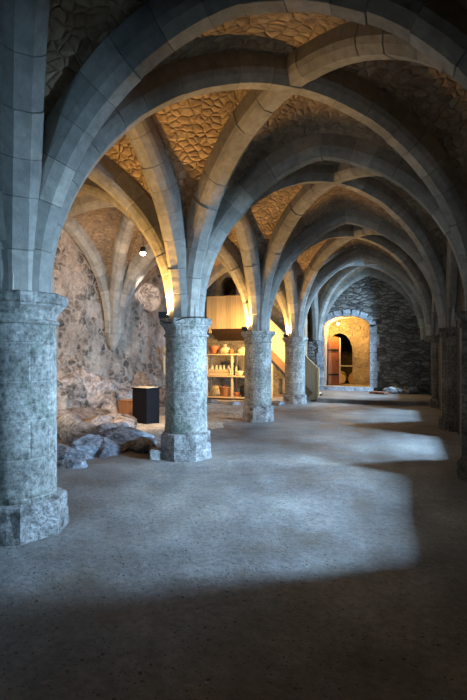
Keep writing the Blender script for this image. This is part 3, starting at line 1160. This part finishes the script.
def bowl_prof(r, h):
    return [(r * .55, 0), (r * .75, h * .25), (r * .95, h * .75), (r, h), (r * .95, h * 1.02), (r * .88, h * .95), (r * .6, h * .3), (r * .2, h * .2)]


o = good('clay_bowl', 'dark terracotta bowl on the top shelf board', 'bowl', .22, .28, 2)
lathe('body', bowl_prof(.19, .26), M['terracotta'], o, 24)
lathe('rim', [(.185, .255), (.205, .26), (.205, .285), (.185, .285)], M['terracotta'], o, 24)
o = good('cloth_sack', 'pale bulging sack on the top shelf board', 'sack', .62, .3, 2)
lathe('body', [(.16, 0), (.21, .06), (.20, .16), (.12, .24), (.05, .28)], M['sack'], o, 20, wob=.2)
lathe('neck', [(.05, .26), (.07, .30), (.09, .34), (.03, .34)], M['sack'], o, 14, wob=.2)
o = good('clay_jar', 'small brown jar on the top shelf board', 'jar', .9, .22, 2)
lathe('body', [(.05, 0), (.08, .04), (.085, .1), (.05, .14), (.055, .16), (.03, .16)], M['terracotta'], o, 18)
o = good('cloth_sack', 'second pale sack on the top shelf above the upright', 'sack', 1.3, .3, 2)
lathe('body', [(.18, 0), (.23, .06), (.20, .15), (.1, .21), (.04, .24)], M['sack'], o, 20, wob=.2)
# crate on the middle board with cream jars in it
o = good('wooden_crate', 'long pale crate on the middle shelf board', 'crate', .46, .27, 1)
for yy in (-.15, .15):
    for k in range(2):
        box('slat', (0, yy, .06 + k * .11), (.78, .02, .09), M['pine_board'], o, 0, .003)
for xx in (-.38, .38):
    box('end_panel', (xx, 0, .12), (.02, .30, .24), M['pine_board'], o, 0, .003)
box('bottom_panel', (0, 0, .012), (.76, .3, .02), M['pine_board'], o)
for k in range(5):
    j = thing('cream_jar', 'cream clay jar packed in the long crate', 'jar', (SHX + .16 + k * .15, SHY + .27, zb[1] + .025), 0, 'cream jars in the crate')
    lathe('body', [(.05, 0), (.066, .05), (.066, .20), (.045, .27), (.045, .30)], M['cream_clay'], j, 16)
    lathe('lid', [(.05, .30), (.055, .31), (.05, .335), (.015, .345)], M['sack'], j, 16)
o = good('clay_jug', 'cream handled jug on the middle shelf right of the upright', 'jug', 1.5, .25, 1)
lathe('body', [(.07, 0), (.12, .08), (.13, .18), (.08, .30), (.065, .36), (.085, .42), (.06, .42)], M['cream_clay'], o, 20)
tube('handle', [(.075, 0, .38), (.15, 0, .38), (.18, 0, .30), (.16, 0, .22), (.12, 0, .19)], .014, M['cream_clay'], o)
lathe('stopper', [(.05, .41), (.06, .43), (.07, .50), (.03, .53)], M['terracotta'], o, 14)
o = good('cream_bowl', 'cream bowl on the middle shelf beside the jug', 'bowl', 1.2, .25, 1)
lathe('body', bowl_prof(.14, .16), M['cream_clay'], o, 22)
# bottom board
o = good('wicker_basket', 'reddish wicker basket heaped with clay pieces on the bottom shelf', 'basket', .68, .24, 0)
prof = []
for k in range(9):
    z_ = .30 * k / 8
    prof.append((.15 + .05 * k / 8 + (.008 if k % 2 else 0), z_))
prof += [(.215, .31), (.215, .335), (.19, .335), (.17, .25), (.1, .24)]
lathe('body', prof, M['wicker'], o, 28)
for s in (-1, 1):
    tube('handle', [(s * .2, -.07, .31), (s * .25, -.05, .37), (s * .26, 0, .39), (s * .25, .05, .37), (s * .2, .07, .31)], .014, M['wicker'], o)
for k in range(6):
    a_ = k * 1.05
    q = rock('clay_piece', (SHX + .68 + .1 * math.cos(a_) * (k > 0), SHY + .24 + .1 * math.sin(a_) * (k > 0), zb[0] + .30 + (.06 if k == 0 else 0)), (.07, .06, .06), M['terracotta'],
             'clay lump heaped in the wicker basket', 'clay lump', 'clay lumps in the basket', 200 + k, 9, k, 2, .05)
o = good('cloth_sack', 'yellowish sack slumped at the left end of the bottom shelf', 'sack', .33, .28, 0)
lathe('body', [(.20, 0), (.25, .08), (.25, .22), (.17, .34), (.08, .40), (.03, .42)], M['sack'], o, 20, wob=.25)
o = good('black_pot', 'black iron cooking pot on the bottom shelf right of the upright', 'pot', 1.4, .27, 0)
lathe('body', [(.12, 0), (.19, .08), (.21, .2), (.19, .30), (.16, .34), (.17, .36), (.14, .36)], M['iron'], o, 24)
lathe('lid', [(.17, .36), (.16, .385), (.05, .42), (.02, .45)], M['iron'], o, 20)
o = good('clay_bowl', 'small terracotta bowl on the bottom shelf beside the upright', 'bowl', 1.1, .2, 0)
lathe('body', bowl_prof(.1, .14), M['terracotta'], o, 20)

# ------------------------------------------------------------------ doorway: leaf, barrels, lamp
DLX, DLY = -2.78, ENDY + .95
d = struct(bpy.data.objects.new('door_1', None)); COL.objects.link(d)
d.location = (DLX, DLY, DZ0); d.rotation_euler = (0, 0, math.radians(16))
pts = [(0, .02), (0, 1.95), (.1, 2.03), (.24, 2.08), (.38, 2.05), (.46, 1.98), (.46, .02)]
prism('door_leaf', pts, .06, M['red_wood'], d)
box('door_edge', (.49, .03, 1.02), (.05, .075, 2.0), M['lit_edge_top'], d, 0, .008)  # pale strip, the leaf's lit edge painted in
for zz in (.45, 1.5):
    box('hinge_strap', (.22, -.012, zz), (.42, .015, .07), M['iron'], d, 0, .004)
tube('door_ring', [(.38 + .05 * math.cos(t), -.03, 1.05 + .05 * math.sin(t)) for t in [i * PI / 6 for i in range(13)]], .009, M['iron'], d)


def barrel(label, loc, rz, L=.8, r=.33, m='barrel_wood'):
    o = thing('wine_barrel', label, 'barrel', loc, rz, 'barrels in the room beyond the doorway')
    n = 32
    pr = []
    for k in range(13):
        t = k / 12 * 2 - 1
        pr.append((r * (1 - .16 * t * t), t * L / 2))
    v, f = [], []
    for rr, yy in pr:
        for q in range(n):
            a_ = 2 * PI * q / n
            v.append((rr * math.cos(a_), yy, r + rr * math.sin(a_)))
    for i in range(12):
        for q in range(n):
            j = (q + 1) % n
            f.append((i * n + q, i * n + j, (i + 1) * n + j, (i + 1) * n + q))
    link('staves', v, f, M[m], o, smooth=True)
    for t in (-.96, -.55, .55, .96):
        rr = r * (1 - .16 * t * t) + .006
        w_ = .03
        vv, fv_ = [], []
        for dy in (-w_, w_):
            for q in range(n):
                a_ = 2 * PI * q / n
                vv.append((rr * math.cos(a_), t * L / 2 + dy, r + rr * math.sin(a_)))
        for q in range(n):
            j = (q + 1) % n
            fv_.append((q, j, n + j, n + q))
        link('hoop', vv, fv_, M['iron'], o, smooth=True)
    for s in (-1, 1):
        vv = [(0, s * L * .46, r)]
        rr = r * (1 - .16 * .92 ** 2) - .004
        for q in range(n):
            a_ = 2 * PI * q / n
            vv.append((rr * math.cos(a_), s * L * .46, r + rr * math.sin(a_)))
        link('barrel_head', vv, [(0, 1 + q, 1 + (q + 1) % n) for q in range(n)], M[m], o)
    return o


q = at(341.5, Y1 + .55); barrel('pale barrel lying behind the door edge in the far room', (q.x - .12, q.y + .45, .15), .1, .8, .33, 'pine_board')
q = at(349, Y1 + .35); barrel('orange barrel lying at the right of the far room opening', (q.x + .3, q.y + .3, .15), -.2, .8, .34)
o = thing('barrel_rack', 'grey-topped rack behind the barrels in the far room', 'rack', (-2.0, Y1 + 1.95, 0))
box('top', (0, 0, 1.02), (1.6, .5, .06), M['lit_edge_top'], o, 0, .005)
for sx in (-.7, .7):
    for sy in (-.2, .2):
        box('leg', (sx, sy, .5), (.07, .07, 1.0), M['pine_dark'], o)

# lamps -----------------------------------------------------------------
WARM = (1.0, .58, .17)


def light(kind, loc, energy, color, size=.05, aim=None, angle=120, blend=.5):
    L = bpy.data.lights.new('lamp_light', kind)
    L.energy = energy; L.color = color
    if kind in ('POINT', 'SPOT'):
        L.shadow_soft_size = size
    if kind == 'SPOT':
        L.spot_size = math.radians(angle); L.spot_blend = blend
    o = bpy.data.objects.new('lamp_light', L); COL.objects.link(o)
    o.location = loc
    if aim is not None:
        o.rotation_euler = (Vector(aim) - Vector(loc)).to_track_quat('-Z', 'Y').to_euler()
    return o


# passage lamp
q = at(338, ENDY + .75, py=325)
o = thing('passage_lamp', 'glowing yellow lamp under the passage vault above the door', 'lamp', (q.x, q.y, q.z + .06))
lathe('bracket', [(.012, .04), (.012, .16)], M['iron'], o, 10)
lathe('bulb', [(.012, -.05), (.04, -.03), (.05, 0), (.035, .03), (.012, .05)], M['bulb'], o, 14)
light('POINT', (q.x, q.y, q.z - .04), 170, WARM, .05)

# uplights on the capitals; the unseen one at the nearest column is added
for k, lab in ((1, 'added uplight lamp, unseen behind the nearest capital'), (2, 'dark uplight lamp on the second capital\'s left edge'),
               (3, 'dark uplight lamp on the third capital\'s left edge'), (4, 'dark uplight lamp on the fourth capital\'s left edge')):
    x, y = COLS[k]
    dx, dy = (-.255, -.265) if k > 1 else (-.36, .20)
    o = thing('uplight', lab, 'lamp', (x + dx, y + dy, Z0 + .005), .3, 'uplights on the capitals')
    bm = bmesh.new()
    bm_box(bm, (0, 0, .025), (.13, .15, .05), 0, .006)
    bm_box(bm, (-.065, 0, .045), (.012, .15, .09)); bm_box(bm, (0, -.075, .045), (.13, .012, .09))
    obj_bm('housing', bm, M['iron'], o)
    box('lens', (.005, .005, .055), (.09, .1, .008), M['bulb'], o)
    box('bracket', (.02, 0, -.02), (.05, .06, .04), M['iron'], o)
    light('SPOT', (x + dx, y + dy, Z0 + .09), (30, 290, 290, 290)[k - 1], WARM, .04, (x + dx - .02, y + dy - .02, Z0 + 1), 165, .7)

# black cable drooping over the second capital
x, y = COLS[2]
pts = []
for i in range(15):
    a_ = math.radians(205 + i * 10)
    rr = .418
    z_ = Z0 + .005 - .085 * math.exp(-((i - 5) / 3.0) ** 2)
    pts.append((x + rr * math.cos(a_), y + rr * math.sin(a_), z_))
tag(tube('power_cable', pts, .008, M['cable']), 'thin black cable drooping across the second capital', 'cable')

# hanging spotlight in the side aisle
q = at(143, 7.9, py=251)
o = thing('spotlight', 'small hanging spotlight with bright lens in the side aisle vault', 'spotlight', q, 0)
tgt = Vector((XL - .3, 13.35, 3.46))
dv = (tgt - q).normalized()
lathe('stem', [(.008, .05), (.008, .95)], M['iron'], o, 8)
lathe('housing', [(.03, .075), (.05, .07), (.055, .02), (.062, -.03), (.05, -.03)], M['iron'], o, 18)
lathe('lens', [(.012, -.085), (.04, -.075), (.052, -.05), (.05, -.025)], M['lens'], o, 18)
light('SPOT', q + dv * .10 + Vector((0, 0, -.05)), 2600, (1.0, .92, .88), .02, tgt, 9, .4)

# more spotlights of the side aisle, out of sight under the vault behind the columns
for (loc, aim, en, ang, colr, lab) in (
        ((-5.15, 5.5, 3.2), at(100, 10.2, 1.5), 700, 95, (1.0, .78, .58), 'spotlight behind the nearest column aimed at the boulders'),
        ((-4.1, 9.2, 4.1), at(150, 9.7, 0.0), 520, 36, (1.0, .78, .50), 'spotlight above the plinth aimed at the sand'),
        (tuple(at(257, 14.5, py=336)), (-5.6, 17.0, 1.2), 420, 120, (1.0, .60, .20), 'spotlight over the shelf unit')):
    q = Vector(loc); dv = (Vector(aim) - q).normalized()
    o = thing('spotlight', lab, 'spotlight', q, 0)
    mt = dv.to_track_quat('Z', 'Y').to_matrix().to_4x4()
    bm = bmesh.new()
    bmesh.ops.create_cone(bm, cap_ends=True, segments=16, radius1=.045, radius2=.06, depth=.14, matrix=mt)
    obj_bm('housing', bm, M['iron'], o)
    lathe('stem', [(.008, .03), (.008, 1.0)], M['iron'], o, 8)
    light('SPOT', q + dv * .1, en, colr, .04, aim, ang, .6)

# ------------------------------------------------------------------ world and view
w = bpy.data.worlds.new('world'); scene.world = w
w.use_nodes = True
w.node_tree.nodes['Background'].inputs[0].default_value = (.35, .55, 1, 1)
w.node_tree.nodes['Background'].inputs[1].default_value = .0
vs = scene.view_settings
vs.view_transform = 'Standard'; vs.look = 'None'; vs.gamma = 1; vs.exposure = 0.27
vs.use_curve_mapping = False
scene.cycles.use_denoising = True
scene.cycles.max_bounces = 8
scene.cycles.diffuse_bounces = 2
scene.cycles.sample_clamp_indirect = 4.0
